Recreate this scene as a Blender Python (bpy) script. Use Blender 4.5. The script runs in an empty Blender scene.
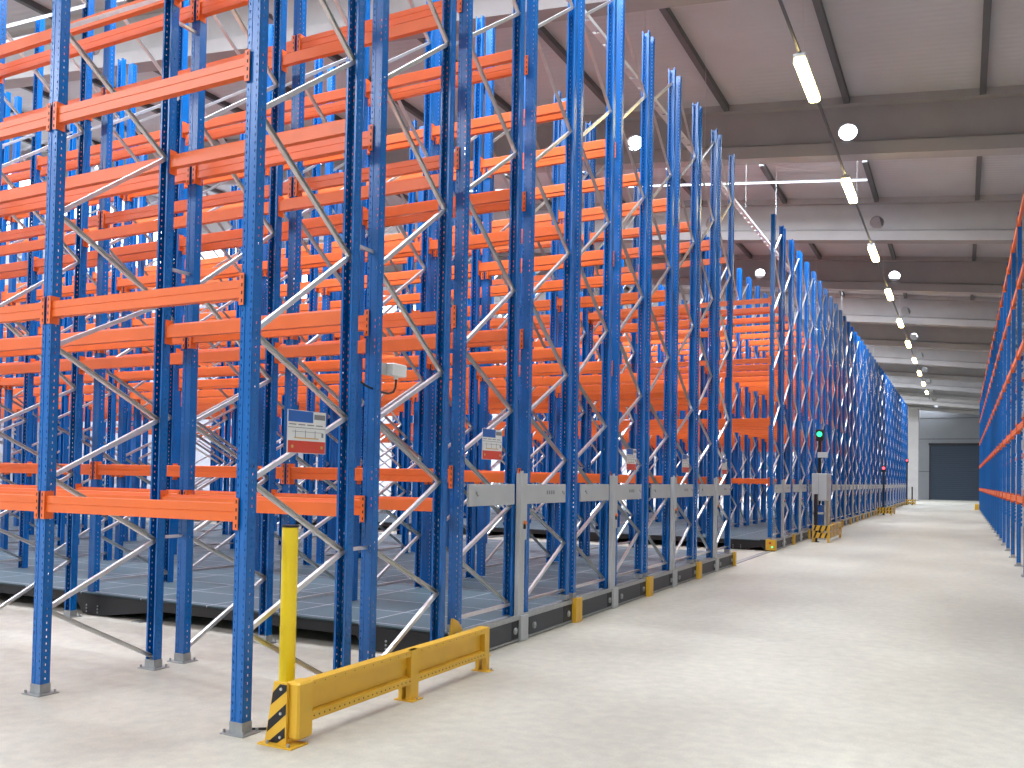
import bpy, math, random
from mathutils import Matrix, Vector
random.seed(7)
scene = bpy.context.scene
C = scene.collection

# ------------------------------------------------------------------ camera, sky, exposure
F_PX, YAW, PITCH, ROLL = 881.55, 0.4723, 0.025, 0.0178
CAM = Vector((3.9945, 0.0, 1.6248))
fw = Vector((-math.sin(YAW)*math.cos(PITCH), math.cos(YAW)*math.cos(PITCH), math.sin(PITCH)))
rt = Vector((math.cos(YAW), math.sin(YAW), 0)); up = rt.cross(fw)
rr = math.cos(ROLL)*rt + math.sin(ROLL)*up
uu = -math.sin(ROLL)*rt + math.cos(ROLL)*up
cd = bpy.data.cameras.new('camera'); cam = bpy.data.objects.new('camera', cd); C.objects.link(cam)
cam.matrix_world = Matrix(((rr.x, uu.x, -fw.x, CAM.x), (rr.y, uu.y, -fw.y, CAM.y), (rr.z, uu.z, -fw.z, CAM.z), (0, 0, 0, 1)))
cd.sensor_width = 36.0; cd.lens = F_PX/1024*36; cd.shift_y = (454.65-384)/1024
cd.clip_start = 0.05; cd.clip_end = 400
scene.camera = cam

world = bpy.data.worlds.new('daylight'); scene.world = world; world.use_nodes = True
bg = world.node_tree.nodes['Background']; bg.inputs[0].default_value = (0.93, 0.97, 1.0, 1); bg.inputs[1].default_value = 0.75
vs = scene.view_settings
scene.display_settings.display_device = 'sRGB'
vs.view_transform = 'Standard'; vs.look = 'None'; vs.gamma = 1.0; vs.use_curve_mapping = False
vs.exposure = -0.48
SKYLIGHT, LAMP, BATTEN, WINDOW = 38.0, 46.0, 6.0, 6.0

# ------------------------------------------------------------------ materials
def lin(c): return tuple(((v/255)/12.92 if v/255 <= 0.04045 else ((v/255+0.055)/1.055)**2.4) for v in c)+(1,)
def mat(name, rgb, rough=0.5, metal=0.0, noise=0.0, scale=6.0, coat=0.0, bump=0.0):
    m = bpy.data.materials.new(name); m.use_nodes = True; nt = m.node_tree; b = nt.nodes['Principled BSDF']
    b.inputs['Roughness'].default_value = rough; b.inputs['Metallic'].default_value = metal
    b.inputs['Coat Weight'].default_value = coat
    c = lin(rgb)
    if noise:
        tc = nt.nodes.new('ShaderNodeTexCoord'); nz = nt.nodes.new('ShaderNodeTexNoise'); rp = nt.nodes.new('ShaderNodeValToRGB')
        nz.inputs['Scale'].default_value = scale; nz.inputs['Detail'].default_value = 5
        rp.color_ramp.elements[0].position = 0.3; rp.color_ramp.elements[1].position = 0.7
        rp.color_ramp.elements[0].color = tuple(v*(1-noise) for v in c[:3])+(1,)
        rp.color_ramp.elements[1].color = tuple(min(1, v*(1+noise)) for v in c[:3])+(1,)
        nt.links.new(tc.outputs['Object'], nz.inputs['Vector']); nt.links.new(nz.outputs['Fac'], rp.inputs[0]); nt.links.new(rp.outputs[0], b.inputs['Base Color'])
        if bump:
            bp = nt.nodes.new('ShaderNodeBump'); bp.inputs['Strength'].default_value = bump; bp.inputs['Distance'].default_value = 0.01
            nt.links.new(nz.outputs['Fac'], bp.inputs['Height']); nt.links.new(bp.outputs[0], b.inputs['Normal'])
    else:
        b.inputs['Base Color'].default_value = c
    return m
def emit(name, rgb, s):
    m = bpy.data.materials.new(name); m.use_nodes = True; nt = m.node_tree; nt.nodes.clear()
    e = nt.nodes.new('ShaderNodeEmission'); o = nt.nodes.new('ShaderNodeOutputMaterial')
    e.inputs[0].default_value = lin(rgb); e.inputs[1].default_value = s
    nt.links.new(e.outputs[0], o.inputs[0]); return m

BLUE = mat('blue_enamel', (0, 93, 164), 0.27, 0, 0.06, 3)
ORANGE = mat('orange_enamel', (222, 102, 38), 0.38, 0, 0.05, 3)
ZINC = mat('galvanised_steel', (206, 206, 204), 0.32, 0.8, 0.06, 14)
STEEL = mat('dull_steel', (160, 162, 160), 0.45, 0.6, 0.1, 20)
DARK = mat('dark_slot', (25, 22, 22), 0.7)
BLACK = mat('black_paint', (17, 17, 19), 0.5, 0, 0.1, 8)
GREY = mat('light_grey_paint', (172, 174, 172), 0.5, 0, 0.03, 5)
YEL = mat('yellow_paint', (216, 168, 44), 0.42, 0, 0.05, 6)
YELP = mat('bright_yellow_plastic', (240, 208, 20), 0.35)
WHITE = mat('white_plastic', (214, 214, 208), 0.45)
RED = mat('red_print', (200, 62, 40), 0.5)
SIGNB = mat('blue_print', (28, 88, 160), 0.5)
INK = mat('grey_print', (120, 120, 120), 0.6)
SAND = mat('ochre_print', (196, 160, 90), 0.6)
CABLE = mat('black_rubber', (18, 18, 20), 0.6)
CONC = mat('precast_concrete', (158, 154, 149), 0.8, 0, 0.06, 1.4)
PANEL = mat('wall_panel_grey', (122, 124, 125), 0.7, 0, 0.04, .8)
DOORM = mat('door_dark_blue', (44, 62, 84), 0.5, 0, 0.04, 2)
WALLW = mat('pale_cladding', (196, 198, 204), 0.7, 0, 0.03, 1)
PURL = mat('purlin_grey', (96, 98, 98), 0.6, 0.3, 0.05, 3)
KEY = mat('orange_plastic', (214, 120, 50), 0.5)
TUBE = emit('lamp_tube_glow', (255, 226, 150), LAMP)
BATT = emit('linear_lamp_glow', (235, 240, 255), BATTEN)
SKYP = emit('skylight_sky', (226, 234, 250), SKYLIGHT)
WINP = emit('window_daylight', (232, 240, 255), WINDOW)
GREEN = emit('green_signal', (60, 255, 170), 3.0)
PINK = emit('red_signal', (255, 90, 110), 3.5)

def floor_mat():
    m = bpy.data.materials.new('power_floated_concrete'); m.use_nodes = True; nt = m.node_tree; b = nt.nodes['Principled BSDF']
    tc = nt.nodes.new('ShaderNodeTexCoord')
    def noise(scale, detail, vec=None, rough=.55):
        n = nt.nodes.new('ShaderNodeTexNoise'); n.inputs['Scale'].default_value = scale; n.inputs['Detail'].default_value = detail; n.inputs['Roughness'].default_value = rough
        nt.links.new(vec if vec else tc.outputs['Object'], n.inputs['Vector']); return n
    mp = nt.nodes.new('ShaderNodeMapping'); mp.inputs['Scale'].default_value = (1.0, .55, 1); nt.links.new(tc.outputs['Object'], mp.inputs[0])
    n1 = noise(.55, 6, mp.outputs[0]); n2 = noise(9, 8); n3 = noise(70, 3)
    def ramp(n, p0, c0, p1, c1):
        r = nt.nodes.new('ShaderNodeValToRGB'); e = r.color_ramp.elements
        e[0].position = p0; e[0].color = c0; e[1].position = p1; e[1].color = c1; nt.links.new(n.outputs['Fac'], r.inputs[0]); return r
    r1 = ramp(n1, .34, lin((176, 170, 154)), .66, lin((200, 195, 178)))
    r2 = ramp(n2, .3, (.86, .86, .87, 1), .7, (1.04, 1.04, 1.03, 1)); r3 = ramp(n3, .3, (.93, .93, .93, 1), .7, (1.05, 1.05, 1.05, 1))
    def mul(a, c):
        x = nt.nodes.new('ShaderNodeMix'); x.data_type = 'RGBA'; x.blend_type = 'MULTIPLY'; x.inputs[0].default_value = 1
        nt.links.new(a, x.inputs[6]); nt.links.new(c, x.inputs[7]); return x.outputs[2]
    col = mul(mul(r1.outputs[0], r2.outputs[0]), r3.outputs[0])
    nt.links.new(col, b.inputs['Base Color'])
    rr_ = ramp(n1, .3, (.42,)*3+(1,), .7, (.56,)*3+(1,)); nt.links.new(rr_.outputs[0], b.inputs['Roughness'])
    return m
FLOOR = floor_mat()

def roof_mat():
    m = bpy.data.materials.new('trapezoid_roof_sheet'); m.use_nodes = True; nt = m.node_tree; b = nt.nodes['Principled BSDF']
    b.inputs['Roughness'].default_value = .62
    tc = nt.nodes.new('ShaderNodeTexCoord'); wv = nt.nodes.new('ShaderNodeTexWave'); wv.wave_type = 'BANDS'; wv.bands_direction = 'Y'
    wv.inputs['Scale'].default_value = 1.6; nz = nt.nodes.new('ShaderNodeTexNoise'); nz.inputs['Scale'].default_value = .7
    rp = nt.nodes.new('ShaderNodeValToRGB'); rp.color_ramp.elements[0].color = lin((170, 170, 169)); rp.color_ramp.elements[1].color = lin((190, 190, 190))
    bp = nt.nodes.new('ShaderNodeBump'); bp.inputs['Strength'].default_value = .15; bp.inputs['Distance'].default_value = .03
    nt.links.new(tc.outputs['Object'], wv.inputs[0]); nt.links.new(tc.outputs['Object'], nz.inputs[0])
    nt.links.new(nz.outputs['Fac'], rp.inputs[0]); nt.links.new(rp.outputs[0], b.inputs['Base Color'])
    nt.links.new(wv.outputs['Fac'], bp.inputs['Height']); nt.links.new(bp.outputs[0], b.inputs['Normal'])
    return m
ROOF = roof_mat()

def deck_mat():
    m = bpy.data.materials.new('carriage_deck_grating'); m.use_nodes = True; nt = m.node_tree; b = nt.nodes['Principled BSDF']
    b.inputs['Roughness'].default_value = .5; b.inputs['Metallic'].default_value = .15
    tc = nt.nodes.new('ShaderNodeTexCoord'); br = nt.nodes.new('ShaderNodeTexBrick')
    br.offset = 0; br.inputs['Scale'].default_value = 1; br.inputs['Brick Width'].default_value = .9625; br.inputs['Row Height'].default_value = .65
    br.inputs['Mortar Size'].default_value = .007
    br.inputs['Color1'].default_value = lin((82, 104, 110)); br.inputs['Color2'].default_value = lin((73, 94, 100)); br.inputs['Mortar'].default_value = lin((196, 200, 206))  # pale grid lines paint in the light caught along panel edges
    nt.links.new(tc.outputs['Object'], br.inputs['Vector']); nt.links.new(br.outputs[0], b.inputs['Base Color'])
    return m
DECK = deck_mat()

def rib_mat(name, rgb, axis, scale):
    m = mat(name, rgb, .55); nt = m.node_tree; b = nt.nodes['Principled BSDF']
    tc = nt.nodes.new('ShaderNodeTexCoord'); wv = nt.nodes.new('ShaderNodeTexWave'); wv.bands_direction = axis; wv.inputs['Scale'].default_value = scale
    bp = nt.nodes.new('ShaderNodeBump'); bp.inputs['Strength'].default_value = .6; bp.inputs['Distance'].default_value = .02
    nt.links.new(tc.outputs['Object'], wv.inputs[0]); nt.links.new(wv.outputs['Fac'], bp.inputs['Height']); nt.links.new(bp.outputs[0], b.inputs['Normal'])
    return m
RIBBED = rib_mat('ribbed_dark_panel', (70, 72, 74), 'Y', 14)
SLATS = rib_mat('door_slats', (32, 48, 62), 'Z', 1.6)

# ------------------------------------------------------------------ mesh helper
class MB:
    def __init__(s, *mats): s.v, s.f, s.mi, s.mats = [], [], [], list(mats)
    def add(s, verts, faces, mi=0):
        n = len(s.v); s.v += [tuple(v) for v in verts]; s.f += [tuple(n+i for i in f) for f in faces]; s.mi += [mi]*len(faces); return s
    def box(s, x0, x1, y0, y1, z0, z1, mi=0):
        return s.add([(x0, y0, z0), (x1, y0, z0), (x1, y1, z0), (x0, y1, z0), (x0, y0, z1), (x1, y0, z1), (x1, y1, z1), (x0, y1, z1)],
                     [(3, 2, 1, 0), (4, 5, 6, 7), (0, 1, 5, 4), (1, 2, 6, 5), (2, 3, 7, 6), (3, 0, 4, 7)], mi)
    def cbox(s, x0, x1, y0, y1, z0, z1, c, mi=0):  # box with chamfered vertical and top/bottom edges
        pts = [(x0+c, y0), (x1-c, y0), (x1, y0+c), (x1, y1-c), (x1-c, y1), (x0+c, y1), (x0, y1-c), (x0, y0+c)]
        ins = [(x0+2*c, y0+c), (x1-2*c, y0+c), (x1-c, y0+2*c), (x1-c, y1-2*c), (x1-2*c, y1-c), (x0+2*c, y1-c), (x0+c, y1-2*c), (x0+c, y0+2*c)]
        V = [(x, y, z0) for x, y in ins]+[(x, y, z0+c) for x, y in pts]+[(x, y, z1-c) for x, y in pts]+[(x, y, z1) for x, y in ins]
        Fc = [tuple(range(7, -1, -1)), tuple(range(24, 32))]
        for r in range(3):
            for i in range(8):
                j = (i+1) % 8; Fc.append((r*8+i, r*8+j, (r+1)*8+j, (r+1)*8+i))
        return s.add(V, Fc, mi)
    def prism(s, prof, a, b, axis='X', mi=0):  # polygon extruded along an axis (prof in the two other axes)
        n = len(prof)
        def P(t, p):
            return {'X': (t, p[0], p[1]), 'Y': (p[0], t, p[1]), 'Z': (p[0], p[1], t)}[axis]
        V = [P(a, p) for p in prof]+[P(b, p) for p in prof]
        Fc = [tuple(range(n-1, -1, -1)), tuple(range(n, 2*n))]+[(i, (i+1) % n, n+(i+1) % n, n+i) for i in range(n)]
        return s.add(V, Fc, mi)
    def cyl(s, p, q, r, n=12, mi=0, r2=None):
        p, q = Vector(p), Vector(q); d = (q-p).normalized(); a = d.orthogonal().normalized(); b = d.cross(a); r2 = r if r2 is None else r2
        V = [p+(a*math.cos(t)+b*math.sin(t))*r for t in [2*math.pi*i/n for i in range(n)]]+[q+(a*math.cos(t)+b*math.sin(t))*r2 for t in [2*math.pi*i/n for i in range(n)]]
        return s.add(V, [tuple(range(n-1, -1, -1)), tuple(range(n, 2*n))]+[(i, (i+1) % n, n+(i+1) % n, n+i) for i in range(n)], mi)
    def tube(s, pts, r, n=8, mi=0):
        for a, b in zip(pts[:-1], pts[1:]): s.cyl(a, b, r, n, mi)
        return s
    def merge(s, o, off=(0, 0, 0), flip=False):
        n = len(s.v); k = -1 if flip else 1
        s.v += [(k*x+off[0], k*y+off[1], z+off[2]) for x, y, z in o.v]; s.f += [tuple(n+i for i in f) for f in o.f]
        s.mi += [s.slot(o.mats[m]) for m in o.mi]; return s
    def slot(s, m):
        if m not in s.mats: s.mats.append(m)
        return s.mats.index(m)
    def mesh(s, name):
        me = bpy.data.meshes.new(name); me.from_pydata(s.v, [], s.f)
        for m in s.mats: me.materials.append(m)
        me.polygons.foreach_set('material_index', s.mi); me.update(); return me

def obj(name, data, parent=None, loc=(0, 0, 0), rz=0.0, label=None, kind=None):
    if isinstance(data, MB): data = data.mesh(name)
    o = bpy.data.objects.new(name, data); C.objects.link(o); o.location = loc; o.rotation_euler[2] = rz
    if parent: o.parent = parent
    if label: o['label'] = label
    if kind: o['kind'] = kind
    return o
def thing(name, label, cat, loc=(0, 0, 0), group=None, data=None, rz=0.0):
    o = obj(name, data, None, loc, rz); o['label'] = label; o['category'] = cat
    if group: o['group'] = group
    return o
def struct(name, data, loc=(0, 0, 0), parent=None, label=None):
    o = obj(name, data, parent, loc, 0, label)
    if not parent: o['kind'] = 'structure'
    return o

# ------------------------------------------------------------------ the setting
SL = 0.108                                             # roof pitch, rising to the left
XL, XR, YB, YF = -27.0, 8.0, 100.5, -14.0
def zr(x, z=10.3): return z+SL*(1.6-x)
def zb(x): return zr(x, 9.0)
BEAMS = [(k, 21.08+7.77*k) for k in range(-4, 11)]

fl = MB(FLOOR).box(XL, XR, YF, YB, -0.2, 0.0)
struct('floor', fl)
# roof sheet with skylight openings: built as strips
roof = MB(ROOF)
def roof_patch(x0, x1, y0, y1):
    roof.add([(x0, y0, zr(x0)), (x1, y0, zr(x1)), (x1, y1, zr(x1)), (x0, y1, zr(x0)), (x0, y0, zr(x0)+.12), (x1, y0, zr(x1)+.12), (x1, y1, zr(x1)+.12), (x0, y1, zr(x0)+.12)],
             [(3, 2, 1, 0), (4, 5, 6, 7), (0, 1, 5, 4), (1, 2, 6, 5), (2, 3, 7, 6), (3, 0, 4, 7)])
sky = [(yc+.75, yc+3.8) for k, yc in BEAMS if k % 2 == 0]
ycur = YF
for y0, y1 in sky:
    roof_patch(XL, XR, ycur, y0); roof_patch(2.6, XR, y0, y1); ycur = y1
roof_patch(XL, XR, ycur, YB)
struct('ceiling', roof)
for n, (y0, y1) in enumerate(sky):
    x0, x1 = XL+1, 2.6
    w = struct('window_%d' % (n+1), MB(SKYP).add([(x0, y0, zr(x0)+.1), (x1, y0, zr(x1)+.1), (x1, y1, zr(x1)+.1), (x0, y1, zr(x0)+.1)], [(0, 3, 2, 1)]), label='long skylight strip in the roof')
    fr = MB(GREY)
    k = x0
    while k < x1:
        fr.add([(k, y0, zr(k)+.02), (k+.06, y0, zr(k+.06)+.02), (k+.06, y1, zr(k+.06)+.02), (k, y1, zr(k)+.02), (k, y0, zr(k)+.08), (k+.06, y0, zr(k+.06)+.08), (k+.06, y1, zr(k+.06)+.08), (k, y1, zr(k)+.08)],
               [(3, 2, 1, 0), (4, 5, 6, 7), (0, 1, 5, 4), (1, 2, 6, 5), (2, 3, 7, 6), (3, 0, 4, 7)])
        k += 2.7
    struct('window_frame', fr, parent=w)

def roof_beam_mesh():
    m = MB(CONC)
    def bar(y0, y1, z0, z1, x0=XL, x1=XR):
        m.add([(x, y, zb(x)+z) for x in (x0, x1) for (y, z) in ((y0, z0), (y1, z0), (y1, z1), (y0, z1))],
              [(0, 1, 2, 3), (7, 6, 5, 4), (0, 4, 5, 1), (1, 5, 6, 2), (2, 6, 7, 3), (3, 7, 4, 0)])
    bar(-.22, .22, 0, .28); bar(-.25, .25, 1.14, 1.31)
    for s_ in (-1, 1):   # haunches
        m.add([(x, y, zb(x)+z) for x in (XL, XR) for (y, z) in ((s_*.2, .28), (s_*.08, .28), (s_*.08, .36))], [(0, 1, 2), (5, 4, 3), (0, 3, 4, 1), (1, 4, 5, 2), (2, 5, 3, 0)])
    W = 5.08; x = 1.65+W/2; bar(-.05, .05, .28, 1.14, x, XR)
    N = 24
    while x-W > XL:
        xc = x-W/2; zc = .59; r = .2
        V = []; Fc = []
        for i in range(N):
            t = 2*math.pi*i/N; c_, s_ = math.cos(t), math.sin(t)
            k = min((W/2)/abs(c_) if abs(c_) > 1e-6 else 1e9, ((1.14-zc) if s_ > 0 else (zc-.28))/abs(s_) if abs(s_) > 1e-6 else 1e9)
            for (px, pz) in ((xc+r*c_, zc+r*s_), (xc+k*c_, zc+k*s_)):
                for y in (-.05, .05): V.append((px, y, zb(px)+pz))
        for i in range(N):
            a, b = 4*i, 4*((i+1) % N)
            Fc += [(a, a+2, b+2, b), (a+1, b+1, b+3, a+3), (a, b, b+1, a+1)]
        # corner fillers
        m.add(V, Fc)
        for cx_ in (-1, 1):
            for zt in (.28, 1.14):
                # nearest rim points at each side of the corner
                px = xc+cx_*W/2
                best = [v for v in V if abs(v[0]-px) < 1e-4]; best2 = [v for v in V if abs(v[2]-zb(v[0])-zt) < 1e-4 and (v[0]-xc)*cx_ > 0]
                if best and best2:
                    for y in (-.05, .05):
                        b1 = max([v for v in best if v[1] == y], key=lambda v: abs(v[2]-zb(v[0])-zc)*(1 if (v[2]-zb(v[0])-zc)*(zt-zc) >= 0 else -1))
                        b2 = max([v for v in best2 if v[1] == y], key=lambda v: abs(v[0]-xc))
                        m.add([b1, b2, (px, y, zb(px)+zt)], [(0, 1, 2)])
        x -= W
    bar(-.05, .05, .28, 1.14, XL, x)
    return m.mesh('roof_beam')
rb = roof_beam_mesh()
for k, y in BEAMS:
    struct('roof_beam', rb, (0, y, 0), label='precast concrete roof beam crossing under the roof')
pur = MB(PURL)
def prof(x): return [(x-.06, zr(x)-.15), (x+.06, zr(x)-.15), (x+.06, zr(x)), (x-.06, zr(x))]
for i in range(-10, 3):
    x = 1.65+2.7*i
    if XL < x < XR:
        m = MB(PURL); yc_ = YF
        for y0, y1 in (sky if x < 2.6 else []): m.prism(prof(x), yc_, y0, 'Y'); yc_ = y1
        struct('roof_purlin', m.prism(prof(x), yc_, YB, 'Y'), label='steel purlin running lengthwise under the roof')

struct('wall_back', MB(PANEL, DARK).box(XL, .99, YB, YB+.3, 0, 15).box(5.95, XR, YB, YB+.3, 0, 15).box(.99, 5.95, YB, YB+.3, 5.7, 15)
       .box(XL, XR, YB-.015, YB, 6.25, 6.3, 1).box(XL, XR, YB-.02, YB, 8.4, 8.44, 1).box(XL, .98, YB-.015, YB, 2.9, 2.94, 1))
d = struct('door_1', MB(SLATS).box(1.06, 5.9, YB+.02, YB+.1, 0.02, 5.62))
struct('door_frame', MB(BLACK).box(.97, 1.06, YB-.06, YB+.2, 0, 5.7).box(5.9, 5.97, YB-.06, YB+.2, 0, 5.7).box(.9, 6.0, YB-.2, YB+.2, 5.62, 5.85), parent=d)
struct('wall_left', MB(WALLW, DARK).box(XL-.2, XL, YF, YB, 0, 10.2).box(XL-.2, XL, YF, YB, 12.4, 15))
wl = MB(WINP).add([(XL-.1, YF, 10.2), (XL-.1, YB, 10.2), (XL-.1, YB, 12.4), (XL-.1, YF, 12.4)], [(0, 1, 2, 3)])
w = struct('window_20', wl, label='high daylight window band in the left wall')
wf = MB(GREY); y = YF
while y < YB: wf.box(XL-.1, XL+.02, y, y+.12, 10.2, 12.4); y += 3.0
struct('window_frame', wf, parent=w)
struct('wall_right', MB(WALLW).box(XR, XR+.2, YF, YB, 0, 12))
struct('column', MB(CONC).cbox(-.76, .2, 95, 95.7, 0, zb(0), .03), label='tall pale concrete column beside the end wall')
for i in range(4): struct('column', MB(CONC).cbox(-26.6, -26.0, 20.7+15.54*i, 21.4+15.54*i, 0, zb(-26.3), .03), label='concrete column along the left wall')
rail = MB(STEEL)
for i, x in enumerate((.02, -3.85, -7.7, -11.55, -15.4, -19.25)):
    struct('floor_rail', MB(STEEL, DARK).box(x-.05, x+.05, 6.6, 79, 0.0, .004).box(x-.065, x-.05, 6.6, 79, 0, .003, 1).box(x+.05, x+.065, 6.6, 79, 0, .003, 1), label='steel travel rail let into the concrete floor')

# ------------------------------------------------------------------ rack kit
W_, D_, T_ = .1, .075, .003
def post_mb(h, holes=True):
    m = MB(BLUE); x1, y0, y1 = W_/2, -D_/2, D_/2
    def sheetx(a, b, y, z0=0, z1=None): m.box(a, b, y, y+T_, z0, h if z1 is None else z1)
    def sheety(x, a, b, z0=0, z1=None): m.box(x, x+T_, a, b, z0, h if z1 is None else z1)
    sheetx(-.015, .015, y0+.003)
    for s_ in (-1, 1):
        def X(a, b): return (min(s_*a, s_*b), max(s_*a, s_*b))
        sheetx(*X(.015, .031), y0); sheetx(*X(.038, .05), y0)
        xs = s_*x1-(T_ if s_ > 0 else 0)
        sheety(xs, y0, -.004); sheety(xs, .004, y1)
        sheetx(*X(.032, .05), y1-T_)
        z = 0.0
        if holes:
            while z < h-.05:
                sheetx(*X(.031, .038), y0, z, z+.032); sheety(xs, -.004, .004, z+.02, z+.055 if z+.058 < h else h)
                z += .05
            sheetx(*X(.031, .038), y0, z, h)
        else:
            sheetx(*X(.031, .038), y0); sheety(xs, -.004, .004)
    return m
def brace_mb(y0, z0, y1, z1, w=.031, t=.03, x=0.0, open_out=False):
    a, b = Vector((0, y0, z0)), Vector((0, y1, z1)); d = (b-a).normalized(); n = Vector((0, -d.z, d.y))*w/2
    m = MB(ZINC); X0, X1 = x-t/2, x+t/2
    # channel: web on the outer face, two flanges
    def slab(u0, u1, xa, xb):
        pts = [a+n*u0, b+n*u0, b+n*u1, a+n*u1]
        m.add([(xa, p.y, p.z) for p in pts]+[(xb, p.y, p.z) for p in pts], [(3, 2, 1, 0), (4, 5, 6, 7), (0, 1, 5, 4), (1, 2, 6, 5), (2, 3, 7, 6), (3, 0, 4, 7)])
    if open_out: slab(-1, 1, X0, X0+.003); slab(-1, -.86, X0+.003, X1); slab(.86, 1, X0+.003, X1)
    else: slab(-1, 1, X1-.003, X1); slab(-1, -.86, X0, X1-.003); slab(.86, 1, X0, X1-.003)
    m.cyl((X0-.01, a.y, a.z), (X1+.012, a.y, a.z), .009, 8); m.cyl((X0-.01, b.y, b.z), (X1+.012, b.y, b.z), .009, 8)
    return m
def foot_mb():
    m = MB(STEEL).box(-.095, .095, -.08, .08, 0, .008).box(-.0535, .0535, -.042, .042, .008, .075)
    for x, y in ((-.078, -.06), (.078, .06), (.078, -.06), (-.078, .06)): m.cyl((x, y, .008), (x, y, .03), .009, 8)
    return m
PAT_A = [('R', .1), ('F', .62), ('R', 1.06), ('F', 1.57), ('R', 2.03), ('F', 2.51), ('R', 3.21), ('F', 3.92), ('R', 4.65), ('F', 5.37), ('R', 6.1), ('F', 6.8), ('R', 7.55)]
PAT_B = [('R', .1), ('F', .6), ('R', 1.05), ('F', 1.56), ('R', 2.04), ('F', 2.52), ('R', 3.0), ('F', 3.5), ('R', 4.22), ('F', 4.87), ('R', 5.6), ('F', 6.3), ('R', 7.0), ('F', 7.7)]
PAT_M = [('R', .37), ('F', .89), ('R', 1.33), ('F', 1.82), ('R', 2.28), ('F', 2.78), ('R', 3.48), ('F', 4.17), ('R', 4.86), ('F', 5.57), ('R', 6.28), ('F', 7.0), ('R', 7.7)]
def braces(pat, depth, z_off=0.0, zmax=99, hbar=False):
    out = []
    for (a, za), (b, zb_) in zip(pat[:-1], pat[1:]):
        if max(za, zb_) > zmax: break
        ya = .02 if a == 'F' else depth-.02; yb = .02 if b == 'F' else depth-.02
        out.append(brace_mb(ya, za, yb, zb_, open_out=(a == 'R')))
    if hbar: out.append(brace_mb(.02, .36, depth-.02, .36))
    return out
H = 7.93
class Frame:
    """upright frame: front post at y=0, rear post at y=depth"""
    def __init__(s, h, z0, depth, pat, foot, hbar=False, zmax=99):
        s.depth, s.z0, s.foot = depth, z0, foot
        pm = post_mb(h-z0); pl = post_mb(h-z0, False)
        s.post = pm.mesh('post'); s.brs = [b.mesh('brace') for b in braces(pat, depth, zmax=zmax, hbar=hbar)]
        s.ft = foot_mb().mesh('footplate')
        whole = MB(BLUE, ZINC, STEEL); whole.merge(pl, (0, 0, z0)); whole.merge(pl, (0, depth, z0), True)
        for b in braces(pat, depth, zmax=zmax, hbar=hbar): whole.merge(b)
        if foot: whole.merge(foot_mb()); whole.merge(foot_mb(), (0, depth, 0))
        s.simple = whole.mesh('upright_frame')
    def place(s, parent, x, y, flip=False, detail=True, rz=0.0):
        # flip: mirror so that the pattern's front post is at the back of the row
        R = rz+(math.pi if flip else 0)
        loc = (x, y+(s.depth if flip else 0), 0)
        if not detail: return obj('upright_frame', s.simple, parent, loc, R)
        f = obj('upright_frame', None, parent, loc, R)
        obj('post', s.post, f, (0, 0, s.z0)); obj('post', s.post, f, (0, s.depth, s.z0), math.pi)
        for b in s.brs: obj('brace', b, f)
        if s.foot: obj('footplate', s.ft, f); obj('footplate', s.ft, f, (0, s.depth, 0))
        return f
FA = Frame(H, 0, 1.0, PAT_A, True); FB = Frame(H, 0, 1.0, PAT_B, True); FM = Frame(H, .25, 1.05, PAT_M, False, True)

def beam_mb(length):
    """beam along -X from a post centre at x=0, face towards -Y, bottom at z=0"""
    a, b = -length+.05, -.05
    m = MB(ORANGE, DARK)
    prof_ = [(-.028, 0), (-.028, .054), (-.024, .057), (-.024, .060), (-.028, .063), (-.028, .113), (-.004, .118), (0, .098), (.024, .098), (.024, 0)]
    m.prism(prof_, a, b, 'X')
    return m
def conn_mb(side):
    """hooked end connector wrapping the post face; side=+1 at the x=0 post"""
    m = MB(ORANGE, DARK)
    e = -.05 if side > 0 else .05
    d = -1 if side > 0 else 1
    m.box(min(e, e+d*.005), max(e, e+d*.005), -.042, .03, -.05, .15)
    m.box(min(e-d*.034, e+d*.005), max(e-d*.034, e+d*.005), -.044, -.039, -.05, .15)
    for i in range(4):
        z = -.035+i*.05; xx = e-d*.02
        m.box(xx-.005, xx+.005, -.0452, -.044, z, z+.022, 1)
    return m
BAY, BAY2 = 1.925, 2.805                                # the end bay is narrower than the others
def fx(i): return 0.0 if i == 0 else -BAY-BAY2*(i-1)
_b = beam_mb(BAY); _c1 = conn_mb(1); _c2 = conn_mb(-1)
BEAM = _b.mesh('beam'); CON1 = _c1.mesh('end_connector'); CON2 = _c2.mesh('end_connector')
_b2 = beam_mb(BAY2); BEAM2 = _b2.mesh('beam')
whole = MB(ORANGE, DARK).merge(_b).merge(_c1).merge(_c2, (-BAY, 0, 0)); BEAMW = whole.mesh('beam')
whole2 = MB(ORANGE, DARK).merge(_b2).merge(_c1).merge(_c2, (-BAY2, 0, 0)); BEAMW2 = whole2.mesh('beam')
OFF = -.0095
def add_beams(parent, rows, nb, levels, detail=False, cap=100):
    """rows: list of (y, flip); nearest bays first; past the cap the rest go into one part"""
    lst = [(i, lv, y, fl_) for i in range(nb) for lv in levels for (y, fl_) in rows]
    rest = MB(ORANGE, DARK)
    for n, (i, z, y, fl_) in enumerate(lst):
        x, L_ = fx(i), (BAY2 if i else BAY)
        if fl_: loc, R = (x-L_, y-OFF, z), math.pi
        else: loc, R = (x, y+OFF, z), 0
        if n < cap:
            if detail:
                b = obj('beam', BEAM2 if i else BEAM, parent, loc, R); obj('end_connector', CON1, b); obj('end_connector', CON2, b, (-L_, 0, 0))
            else: obj('beam', BEAMW2 if i else BEAMW, parent, loc, R)
        else: rest.merge(whole2 if i else whole, loc, fl_)
    if rest.v: obj('beam', rest, parent, kind='stuff', label='remaining orange beams deeper in the rack')

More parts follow.
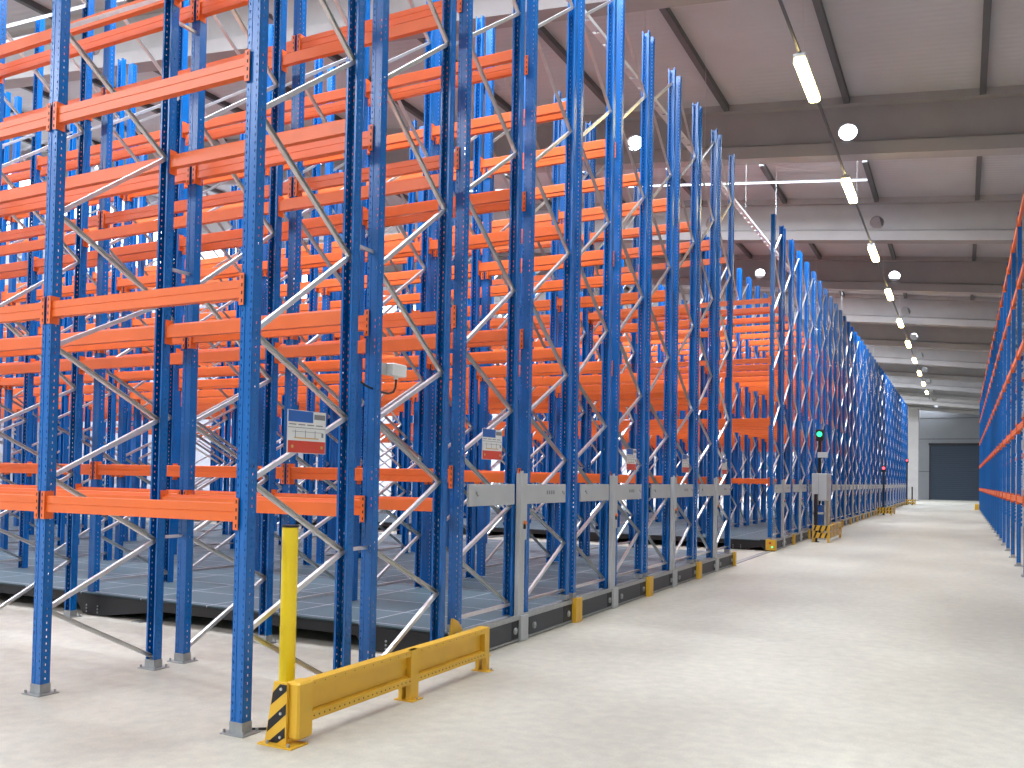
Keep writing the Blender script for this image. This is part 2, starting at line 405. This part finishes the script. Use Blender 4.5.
# ------------------------------------------------------------------ static racks at the front
LV_S = [1.312, 2.722, 4.14, 5.56]; LV_M = [1.563, 2.99, 4.41, 5.83]
Y0 = 4.17
ra = thing('pallet_rack', 'blue and orange fixed pallet rack bolted to the floor, front row behind the yellow post', 'pallet rack', (0, Y0, 0), 'fixed pallet racks in front of the mobile racks')
rbk = thing('pallet_rack', 'blue and orange fixed pallet rack standing back to back behind the front row', 'pallet rack', (0, Y0+1.303, 0), 'fixed pallet racks in front of the mobile racks')
for i in range(5):
    (FA if i != 1 else FB).place(ra, fx(i), 0, detail=True)
    FA.place(rbk, fx(i), 0, flip=True, detail=True)
    for z in (1.06, 3.3, 5.4):
        obj('row_spacer', MB(ZINC).box(-.012, .012, -.262, -.038, z, z+.025), rbk, (fx(i), 0, 0))
add_beams(ra, [(0, False), (1.0, True)], 4, LV_S, True); add_beams(rbk, [(0, False), (1.0, True)], 4, LV_S, True)

# ------------------------------------------------------------------ mobile racks
PC, YS = 2.597, 6.756
def end_panel_mb():
    m = MB(RIBBED, BLACK)
    m.box(.03, .1, -.09, 2.49, .035, .215)
    for y0, y1 in ((.93, 1.1), (2.18, 2.4), (1.3, 1.32), (.0, .12)): m.box(.1, .104, y0, y1, .04, .21, 1)
    return m.mesh('end_panel')
def center_cap_mb(): return MB(GREY).cbox(.1, .135, 1.07, 1.23, .005, .255, .004).mesh('cover_cap')
def control_column_mb():
    return MB(GREY).cbox(.06, .11, 1.045, 1.165, .25, 1.66, .004).cbox(.11, .125, 1.035, 1.175, 1.0, 1.66, .003).box(.09, .11, 1.07, 1.11, 1.66, 1.685).mesh('control_column')
def bar_mb(y0, y1, bolt):
    m = MB(GREY, STEEL, INK).cbox(.062, .085, y0, y1, 1.352, 1.552, .003)
    m.cyl((.085, bolt, 1.47), (.098, bolt, 1.47), .014, 8, 1); m.cyl((.085, bolt+.03, 1.45), (.095, bolt+.03, 1.45), .01, 8, 1)
    return m
def bar2():
    m = bar_mb(1.175, 2.22, 2.14)
    for i in range(4): m.box(.085, .0856, 1.72+i*.055, 1.72+i*.055+.035, 1.445, 1.485, 2)
    return m
HUB = MB(STEEL).cyl((.1, 0, .115), (.118, 0, .115), .034, 14).cyl((.118, 0, .115), (.124, 0, .115), .016, 10).mesh('wheel_cap')
BUMP = MB(YEL).box(.1, .155, .0, .015, .0, .27).box(.14, .155, .015, .085, .0, .27).box(.1, .14, .015, .085, .25, .262).mesh('bumper_angle')
TOPCH = MB(STEEL).box(.0, .112, -.095, 2.495, .215, .232).box(.1, .112, -.095, 2.495, .232, .262).box(.0, .108, -.095, 2.495, .012, .03).mesh('top_channel')
ENDP, CAP, COLM = end_panel_mb(), center_cap_mb(), control_column_mb()
BAR1, BAR2 = bar_mb(.07, .97, .2).mesh('crossbar'), bar2().mesh('crossbar')
KEYS = MB(KEY, DARK).cyl((.125, 1.11, 1.17), (.15, 1.11, 1.17), .02, 10).box(.125, .14, 1.095, 1.125, 1.11, 1.17, 1).mesh('key_switch')
SHOE = MB(STEEL).box(-.052, .052, -.0395, .0395, .25, .31).mesh('post_shoe')
ORD = ['first', 'second', 'third', 'fourth', 'fifth', 'sixth', 'seventh', 'eighth', 'ninth', 'tenth', 'eleventh', 'twelfth', 'thirteenth', 'fourteenth', 'fifteenth', 'sixteenth',
       'seventeenth', 'eighteenth', 'nineteenth', 'twentieth', 'twenty-first', 'twenty-second']
def base_mesh(L):
    m = MB(BLACK, STEEL)
    for y0, y1 in ((-.095, -.03), (1.17, 1.23), (2.43, 2.495)):
        m.box(-L, .03, y0, y1, .13, .235)
    x = -.3
    n = 0
    while x > -L+.8:   # wheel housings down to the rail
        for y0, y1 in ((-.094, -.02), (2.42, 2.494)):
            m.prism([(min(x+.7, .02), .135), (x-.7, .135), (x-.6, .012), (x-.28, .012)], y0, y1, 'Y')
            for q in (.36, .54):
                for zz in (.04, .075, .11): m.cyl((x-q, y0-.006, zz), (x-q, y0, zz), .011, 8, 1)
        x -= 3.85 if n else 3.87
        n += 1
    i = 0
    while fx(i) > -L: m.box(fx(i)-.05, fx(i)+.05, -.03, 2.43, .12, .225); i += 1
    return m
cache = {}
def mobile_rack(y, label, nb, frames_detail, beams_nb, near, group, sides=True):
    r = thing('mobile_rack', label, 'mobile rack', (0, y, 0), group)
    L = -fx(nb)+.1
    if L not in cache:
        cache[L] = (base_mesh(L).mesh('carriage_base'), MB(DECK).box(-L, .0, -.095, 2.495, .226, .25).mesh('deck'))
    obj('carriage_base', cache[L][0], r); obj('deck', cache[L][1], r)
    obj('top_channel', TOPCH, r); obj('end_panel', ENDP, r); obj('cover_cap', CAP, r); 
    c = obj('control_column', COLM, r); obj('key_switch', KEYS, c)
    obj('crossbar', BAR1, r); obj('crossbar', BAR2, r)
    for yy in (0.02, .99, 1.42, 2.3): obj('wheel_cap', HUB, r, (0, yy, 0))
    obj('bumper_angle', BUMP, r, (0, -.097, 0)); obj('bumper_angle', BUMP, r, (0, 2.5-.088, 0))
    for yy in (0, 2.4): obj('post_shoe', SHOE, r, (0, yy, 0))
    for i in range(nb+1):
        FM.place(r, fx(i), 0, detail=i < frames_detail); FM.place(r, fx(i), 1.35, flip=True, detail=i < frames_detail)
    add_beams(r, [(0, False), (1.05, True), (1.35, False), (2.4, True)], beams_nb, LV_M)
    return r
for k in range(4):
    y = YS+PC*k; nb = min(9, math.ceil(((y+2.4)*1.56-4-BAY)/BAY2)+2)
    lb = ['blue mobile rack nearest the yellow barrier, its yellow wedge bracket beside the barrier end', 'blue mobile rack next behind the one beside the yellow barrier',
          'blue mobile rack just before the last one ahead of the open aisle', 'blue mobile rack at the near edge of the open aisle, black base corner showing'][k]
    r = mobile_rack(y, lb, nb, 4 if k < 2 else 2, nb, True, 'mobile racks before the open aisle')
    if k == 0:
        obj('wedge_bracket', MB(YEL).prism([(-.185, .0), (-.1, .0), (-.098, .2), (-.06, .25), (.06, .25), (-.02, .345), (-.108, .38)], .03, .055, 'X'), r)
        obj('wedge_bracket', MB(BLACK).prism([(-.18, .0), (-.1, .0), (-.1, .36), (-.12, .36)], -.12, -.09, 'X'), r)
YFAR = 21.17
NF = 22
for k in range(NF):
    y = YFAR+PC*k
    nb = [9, 9, 8, 7, 6, 5, 4, 4][k] if k < 8 else 2
    if k == 0: lb = 'blue mobile rack at far edge of the open aisle, yellow button box at its corner'
    else: lb = 'blue mobile rack, %s one beyond the open aisle in the far block' % ORD[k]
    r = mobile_rack(y, lb, nb, 1 if k < 8 else 0, nb if k < 8 else (1 if k < 14 else 0), k < 3, 'mobile racks beyond the open aisle')
    if k == 0:
        p = obj('button_box', MB(YEL, RED, GREEN).cbox(-.07, .14, -.17, -.098, .02, .27, .005).cyl((.03, -.185, .19), (.03, -.17, .19), .028, 12, 1), r)
        obj('push_button', MB(GREEN).cyl((.08, -.18, .1), (.08, -.17, .1), .02, 10), p)
        obj('corner_guard', MB(BLACK).prism([(-.2, .26), (-.07, .26), (-.07, .02), (.13, .02), (.13, .0), (-.07, .0), (-.2, .12)], -.15, -.097, 'Y'), r)

# ------------------------------------------------------------------ right-hand rack
RB = 2.3
FR = Frame(7.2, 0, 1.0, PAT_B, True, zmax=7.0)
rrk = thing('pallet_rack', 'long blue and orange fixed pallet rack lining the other side of the aisle', 'pallet rack', (5.02, 13.67, 0))
_rb = beam_mb(RB); _rw = MB(ORANGE, DARK).merge(_rb).merge(_c1).merge(_c2, (-RB, 0, 0)); RBM = _rw.mesh('beam')
NR = 22; cnt = 0; rest = MB(ORANGE, DARK)
for i in range(NR+1):
    # rotate the frame so that its depth runs along +X: local +Y -> +X is a turn of -90 degrees
    FR.place(rrk, 0, RB*i, detail=(i < 8), rz=-math.pi/2)
LV_R = [1.30, 2.72, 4.22, 5.66, 6.95]
for i in range(NR):
    for z in LV_R:
        for back in (0, 1):
            # beam mesh runs along -X from the origin, face to -Y ; turned -90: runs along +Y, face to -X
            x = OFF if not back else 1.0-OFF
            R = -math.pi/2 if not back else math.pi/2
            yy = RB*i if not back else RB*(i+1)
            if cnt < 100: obj('beam', RBM, rrk, (x, yy, z), R)
            else:
                t = MB(ORANGE, DARK); t.v = [((y_ if not back else -y_), (-x_ if not back else x_), z_) for x_, y_, z_ in _rw.v]; t.f = list(_rw.f); t.mi = list(_rw.mi)
                rest.merge(t, (x, yy, z))
            cnt += 1
obj('beam', rest, rrk, kind='stuff', label='remaining orange beams further down the rack')

# ------------------------------------------------------------------ yellow barrier and post
bar = thing('guard_rail', 'low yellow steel guard rail with a black striped end plate beside the blue racks', 'guard rail', (.41, 4.1, 0))
m = MB(YEL, STEEL, DARK)   # rail body: rolled section facing +X
m.prism([(-.02, .36), (.06, .36), (.06, .318), (.02, .312), (.02, .176), (.06, .168), (.06, .118), (-.02, .118), (-.02, .13), (.012, .13), (.012, .34), (-.02, .34)], .1, 2.42, 'Y')
for i in range(44): m.cyl((.0605, .2+i*.05, .143), (.0612, .2+i*.05, .143), .006, 6, 2)
for i in range(0, 44, 2): m.cyl((.0605, .2+i*.05, .342), (.0612, .2+i*.05, .342), .004, 6, 2)
obj('rail', m, bar)
obj('end_cap', MB(YEL).box(-.03, .062, 2.36, 2.44, .118, .362), bar)
e = obj('end_post', MB(YEL).cbox(-.02, .09, .02, .16, .035, .375, .012), bar)
sp = MB(YEL, BLACK, ZINC)
sp.prism([(-.145, .0), (.02, .0), (.02, .375), (-.08, .375)], -.005, .012, 'Y')
for pts, bz in (([(-.033, .363), (.019, .363), (.019, .328), (-.10, .233), (-.087, .308)], .335),
                ([(.016, .253), (.016, .189), (-.127, .067), (-.118, .138)], .19), ([(.011, .114), (.011, .051), (-.047, .012), (-.115, .012)], .05)):
    sp.prism(pts, -.0062, -.005, 'Y', 1)
    sp.cyl((-.022, -.013, bz), (-.022, -.005, bz), .009, 10, 2)
obj('striped_plate', sp, bar, label='yellow plate with slanted black stripes')
obj('foot_plate', MB(YEL, STEEL).box(-.16, .1, -.05, .1, 0, .01).cyl((-.1, -.03, .01), (-.1, -.03, .03), .009, 8, 1).cyl((.06, -.03, .01), (.06, -.03, .03), .009, 8, 1), bar)
for y in (1.27, 2.4):
    lg = MB(YEL).box(.02, .064, y-.01, y+.09 if y < 2 else y+.04, .0, .36 if y < 2 else .118).box(-.03, .0, y-.03, y+.06, 0, .35).box(.0, .058, y-.03, y+.08, .118, .125)
    obj('leg', lg, bar)
    obj('foot_plate', MB(YEL, STEEL).box(-.06, .1, y-.04, y+.1 if y < 2 else y+.05, 0, .008).cyl((.085, y+.04, .008), (.085, y+.04, .02), .008, 8, 1), bar)
yp = thing('bollard', 'tall slim bright yellow post standing behind the striped barrier end', 'bollard', (.1, 4.47, 0))
n = 20
pts = [(.052*math.cos(2*math.pi*i/n), .052*math.sin(2*math.pi*i/n)) for i in range(n)]
obj('tube', MB(YELP).prism(pts, .0, 1.27, 'Z'), yp)
obj('top_cap', MB(BLACK).cyl((0, 0, 1.27), (0, 0, 1.285), .054, 20), yp)
obj('seam_strip', MB(BLACK).box(-.0555, -.05, -.006, .002, .02, 1.27), yp)
obj('foot_plate', MB(YELP).box(-.08, .08, -.08, .08, 0, .01), yp)
thing('floor_cable', 'black cable lying on the floor between the front upright and yellow post', 'cable', (0, 0, 0), None,
      MB(CABLE).tube([(.03, 4.24, .012), (.1, 4.3, .01), (.17, 4.36, .01), (.21, 4.37, .012)], .008))

# ------------------------------------------------------------------ load signs
def load_sign(y, z, label, x=.045):
    s = thing('load_sign', label, 'sign', (x, y, z), 'load signs on the rack ends')
    w, h = .19, .14
    obj('board', MB(WHITE, ZINC).box(-.002, .002, -w, w, -h, h, 0).box(-.003, .0028, -w-.004, -w, -h-.004, h+.004, 1).box(-.003, .0028, w, w+.004, -h-.004, h+.004, 1).box(-.003, .0028, -w, w, h, h+.004, 1).box(-.003, .0028, -w, w, -h-.004, -h, 1), s)
    f = MB(SIGNB, RED, INK, SAND, WHITE)
    f.box(.002, .0028, -w, .06, .065, h, 0)
    f.box(.002, .003, .07, .185, .09, .125, 2)
    f.box(.002, .003, -w, w, .026, .03, 2)
    for i in range(4): f.box(.002, .0028, -.18+.09*i, -.11+.09*i, .045, .052, 2)
    for i in range(3): f.box(.002, .0028, -.12+.1*i, -.115+.1*i, -.04, .012, 2)
    f.box(.002, .0028, -.13, .12, -.045, -.037, 3); f.box(.002, .0028, -.15, .15, .0, .003, 2); f.box(.002, .0028, .15, .17, -.03, .0, 2)
    f.box(.002, .003, -w, w, -h, -.06, 1)
    obj('printed_face', f, s)
    for yy in (-.15, .15): obj('bolt', MB(SAND).cyl((.003, yy, -.1), (.008, yy, -.1), .011, 10), s)
    return s
load_sign(4.675, 1.9, 'white load sign with blue header and red footer on the front fixed rack')
load_sign(YS+.56, 1.925, 'white load sign with blue header on the mobile rack nearest the barrier')
load_sign(YS+PC+1.9, 1.885, 'white load sign with blue header on the second mobile rack')
load_sign(YS+2*PC+1.9, 1.885, 'white load sign with blue header on the third mobile rack')
load_sign(YS+3*PC+1.9, 1.885, 'white load sign with blue header on the mobile rack at the open aisle')

jb = thing('junction_box', 'small grey junction box on a blue upright, black cable looping below', 'junction box', (.0, 5.72, 2.44))
obj('housing', MB(WHITE).cbox(-.0, .075, -.09, .1, -.045, .05, .006), jb)
obj('mounting_plate', MB(ZINC).box(.0, .012, -.22, -.06, -.045, .045), jb)
obj('gland', MB(WHITE).cyl((.04, .0, -.07), (.04, .0, -.045), .018, 10).cyl((.04, .1, 0), (.04, .125, 0), .014, 10), jb)
obj('cable', MB(CABLE).tube([(.04, 0, -.07), (.04, -.005, -.13), (.04, -.03, -.17), (.035, -.09, -.19), (.03, -.2, -.185), (.02, -.33, -.16), (.0, -.4, -.13)], .008), jb)

# ------------------------------------------------------------------ control stand and signal posts
cb = thing('control_cabinet', 'light grey control cabinet on legs standing against the far block', 'control cabinet', (.34, 26.0, 0))
obj('housing', MB(GREY, DARK).cbox(-.12, .28, 0, .95, 1.1, 1.87, .01).box(.06, .064, -.002, .0, 1.12, 1.85, 1), cb)
obj('side_panel', MB(mat('beige_panel', (188, 176, 150), .5)).box(.2, .27, .5, .95, .02, 1.1), cb)
for x, y in ((-.1, .03), (.22, .03), (-.1, .9)): obj('leg', MB(GREY).box(x, x+.04, y, y+.04, 0, 1.1), cb)
obj('cross_rail', MB(GREY).box(-.1, .25, .03, .07, .72, .78), cb)
obj('inner_unit', MB(SIGNB).cbox(-.04, .16, .1, .4, .3, .98, .01), cb)
def signal_post(x, y, h, lampm, label, box=True):
    s = thing('signal_post', label, 'signal post', (x, y, 0), 'signal posts at the aisle entrances')
    obj('pole', MB(BLACK).cyl((0, 0, 0), (0, 0, h), .05, 14), s)
    obj('base_plate', MB(BLACK).box(-.09, .09, -.09, .09, 0, .015), s)
    if lampm:
        l = obj('lamp_housing', MB(BLACK).cbox(-.11, .11, -.09, .09, h, h+.34, .02), s)
        obj('lens', MB(lampm).cyl((0, -.12, h+.2), (0, -.09, h+.2), .075, 16), l)
    return s
s = signal_post(.27, 27.15, 2.83, GREEN, 'black signal post with a lit green light beside the control cabinet')
obj('sensor_box', MB(GREY).cbox(-.04, .24, -.16, -.04, 2.34, 2.5, .01), s)
signal_post(.46, 25.12, 1.3, None, 'short black post inside the striped guard below the green light')
signal_post(.42, 48.9, 2.2, PINK, 'black signal post with a lit red light midway along the far block')
signal_post(.25, 73.6, 3.2, PINK, 'black signal post with a lit red light at the far end of the racks')
signal_post(.62, 73.6, 1.4, None, 'short black post in the last yellow guard by the column')
def guard(x, y, w, l, label, bars=(.12, .32)):
    g = thing('floor_guard', label, 'guard', (x, y, 0), 'yellow floor guards in front of the signal posts')
    for z in bars:
        for nm, a in (('front_bar', (-w/2, w/2, 0, .05)), ('side_bar', (w/2-.05, w/2, .05, l))):
            m = MB(YEL, BLACK).box(a[0], a[1], a[2], a[3], z, z+.14)
            if nm == 'front_bar':
                q = a[0]
                while q < a[1]-.12: m.prism([(q+.02, z+.001), (q+.07, z+.001), (q+.12, z+.139), (q+.07, z+.139)], -.002, 0, 'Y', 1); q += .14
            else:
                q = .1
                while q < l-.12: m.prism([(q+.02, z+.001), (q+.09, z+.001), (q+.17, z+.139), (q+.1, z+.139)], w/2, w/2+.002, 'X', 1); q += .3
            obj(nm, m, g)
    for xx, yy in ((-w/2, .05), (w/2-.07, .05), (w/2-.07, l-.08)): obj('leg', MB(YEL).box(xx, xx+.06, yy, yy+.06, 0, bars[-1]+.12), g)
    return g
guard(.62, 24.95, .44, 2.7, 'black and yellow striped floor guard around the control cabinet foot')
guard(.5, 48.4, .7, 2.6, 'yellow floor guard around the midway red signal post', (.1, .26))
guard(.5, 73.2, .6, 2.2, 'yellow floor guard at the far end of the racks', (.1, .3))
thing('floor_guard', 'small yellow upright guard at the foot of the long rack opposite', 'guard', (4.86, 64.9, 0), None, MB(YEL).cbox(-.12, .12, -.1, .1, 0, .4, .02).box(-.2, .2, -.2, .2, 0, .02))

# ------------------------------------------------------------------ lamps and trays under the roof
TX, TZ = 1.79, 8.0
tr = thing('lamp_trunking', 'long thin grey trunking line carrying the ceiling lamps along the aisle', 'trunking', (TX, 0, TZ), None, MB(PURL).box(-.018, .018, -10, 74, .06, .1))
for i in range(14):
    y = -3.3+5.88*i+0.0
    if y > 73: break
    n = i-3
    lbl = 'lit warm strip lamp on the ceiling trunking, %s along the line from the near end' % ORD[n] if n > 0 else 'lit warm strip lamp on the ceiling trunking, nearest and largest in view'
    if n < 0: lbl = 'lit strip lamp over the near aisle, %s before the largest one in view' % ('third', 'second', 'next')[i]
    lp = thing('strip_lamp', lbl, 'ceiling lamp', (TX, y, TZ), 'strip lamps along the aisle trunking')
    obj('housing', MB(GREY).cbox(-.09, .09, -.8, .8, .0, .06, .01), lp)
    obj('tube', MB(TUBE).cbox(-.085, .085, -.78, .78, -.09, .0, .02), lp)
for j, y in enumerate([21.08+7.77*k for k in range(-3, 7)]):
    thing('suspension_wire', 'thin wire pair hanging the lamp trunking from the roof, %s along the aisle' % ORD[j], 'wire', (TX, y+.6, TZ), 'suspension wires of the trunking',
          MB(ZINC).cyl((0, 0, .12), (0, 0, zr(TX)-TZ), .002, 5))
ct = thing('cable_tray', 'long perforated galvanised cable tray hanging above the rack tops', 'cable tray', (-.77, 5, 8.1))
tm = MB(WHITE).box(-.055, -.05, 0, 73, 0, .06).box(.05, .055, 0, 73, 0, .06)
y = 0
while y < 73: tm.box(-.05, .05, y, y+.34, 0, .004); y += .4
obj('tray', tm, ct)
for i in range(19): obj('hanger_wire', MB(ZINC).cyl((0, 1.2+3.88*i, .0), (0, 1.2+3.88*i, zr(-.77)-8.1), .003, 5), ct)
bl = thing('linear_lamp', 'long bright white lamp strip crossing under the roof behind the first dark beam', 'ceiling lamp', (0, 26.1, 0))
xa, xb = -12.0, 1.6
def slab(m, za, zc, hw, mi=0):
    m.add([(x, y_, zr(x)-z_) for x in (xa, xb) for y_, z_ in ((-hw, za), (hw, za), (hw, zc), (-hw, zc))], [(0, 1, 2, 3), (7, 6, 5, 4), (0, 4, 5, 1), (1, 5, 6, 2), (2, 6, 7, 3), (3, 7, 4, 0)], mi); return m
obj('housing', slab(MB(GREY), .2, .23, .03), bl); obj('diffuser', slab(MB(BATT), .23, .26, .028), bl)
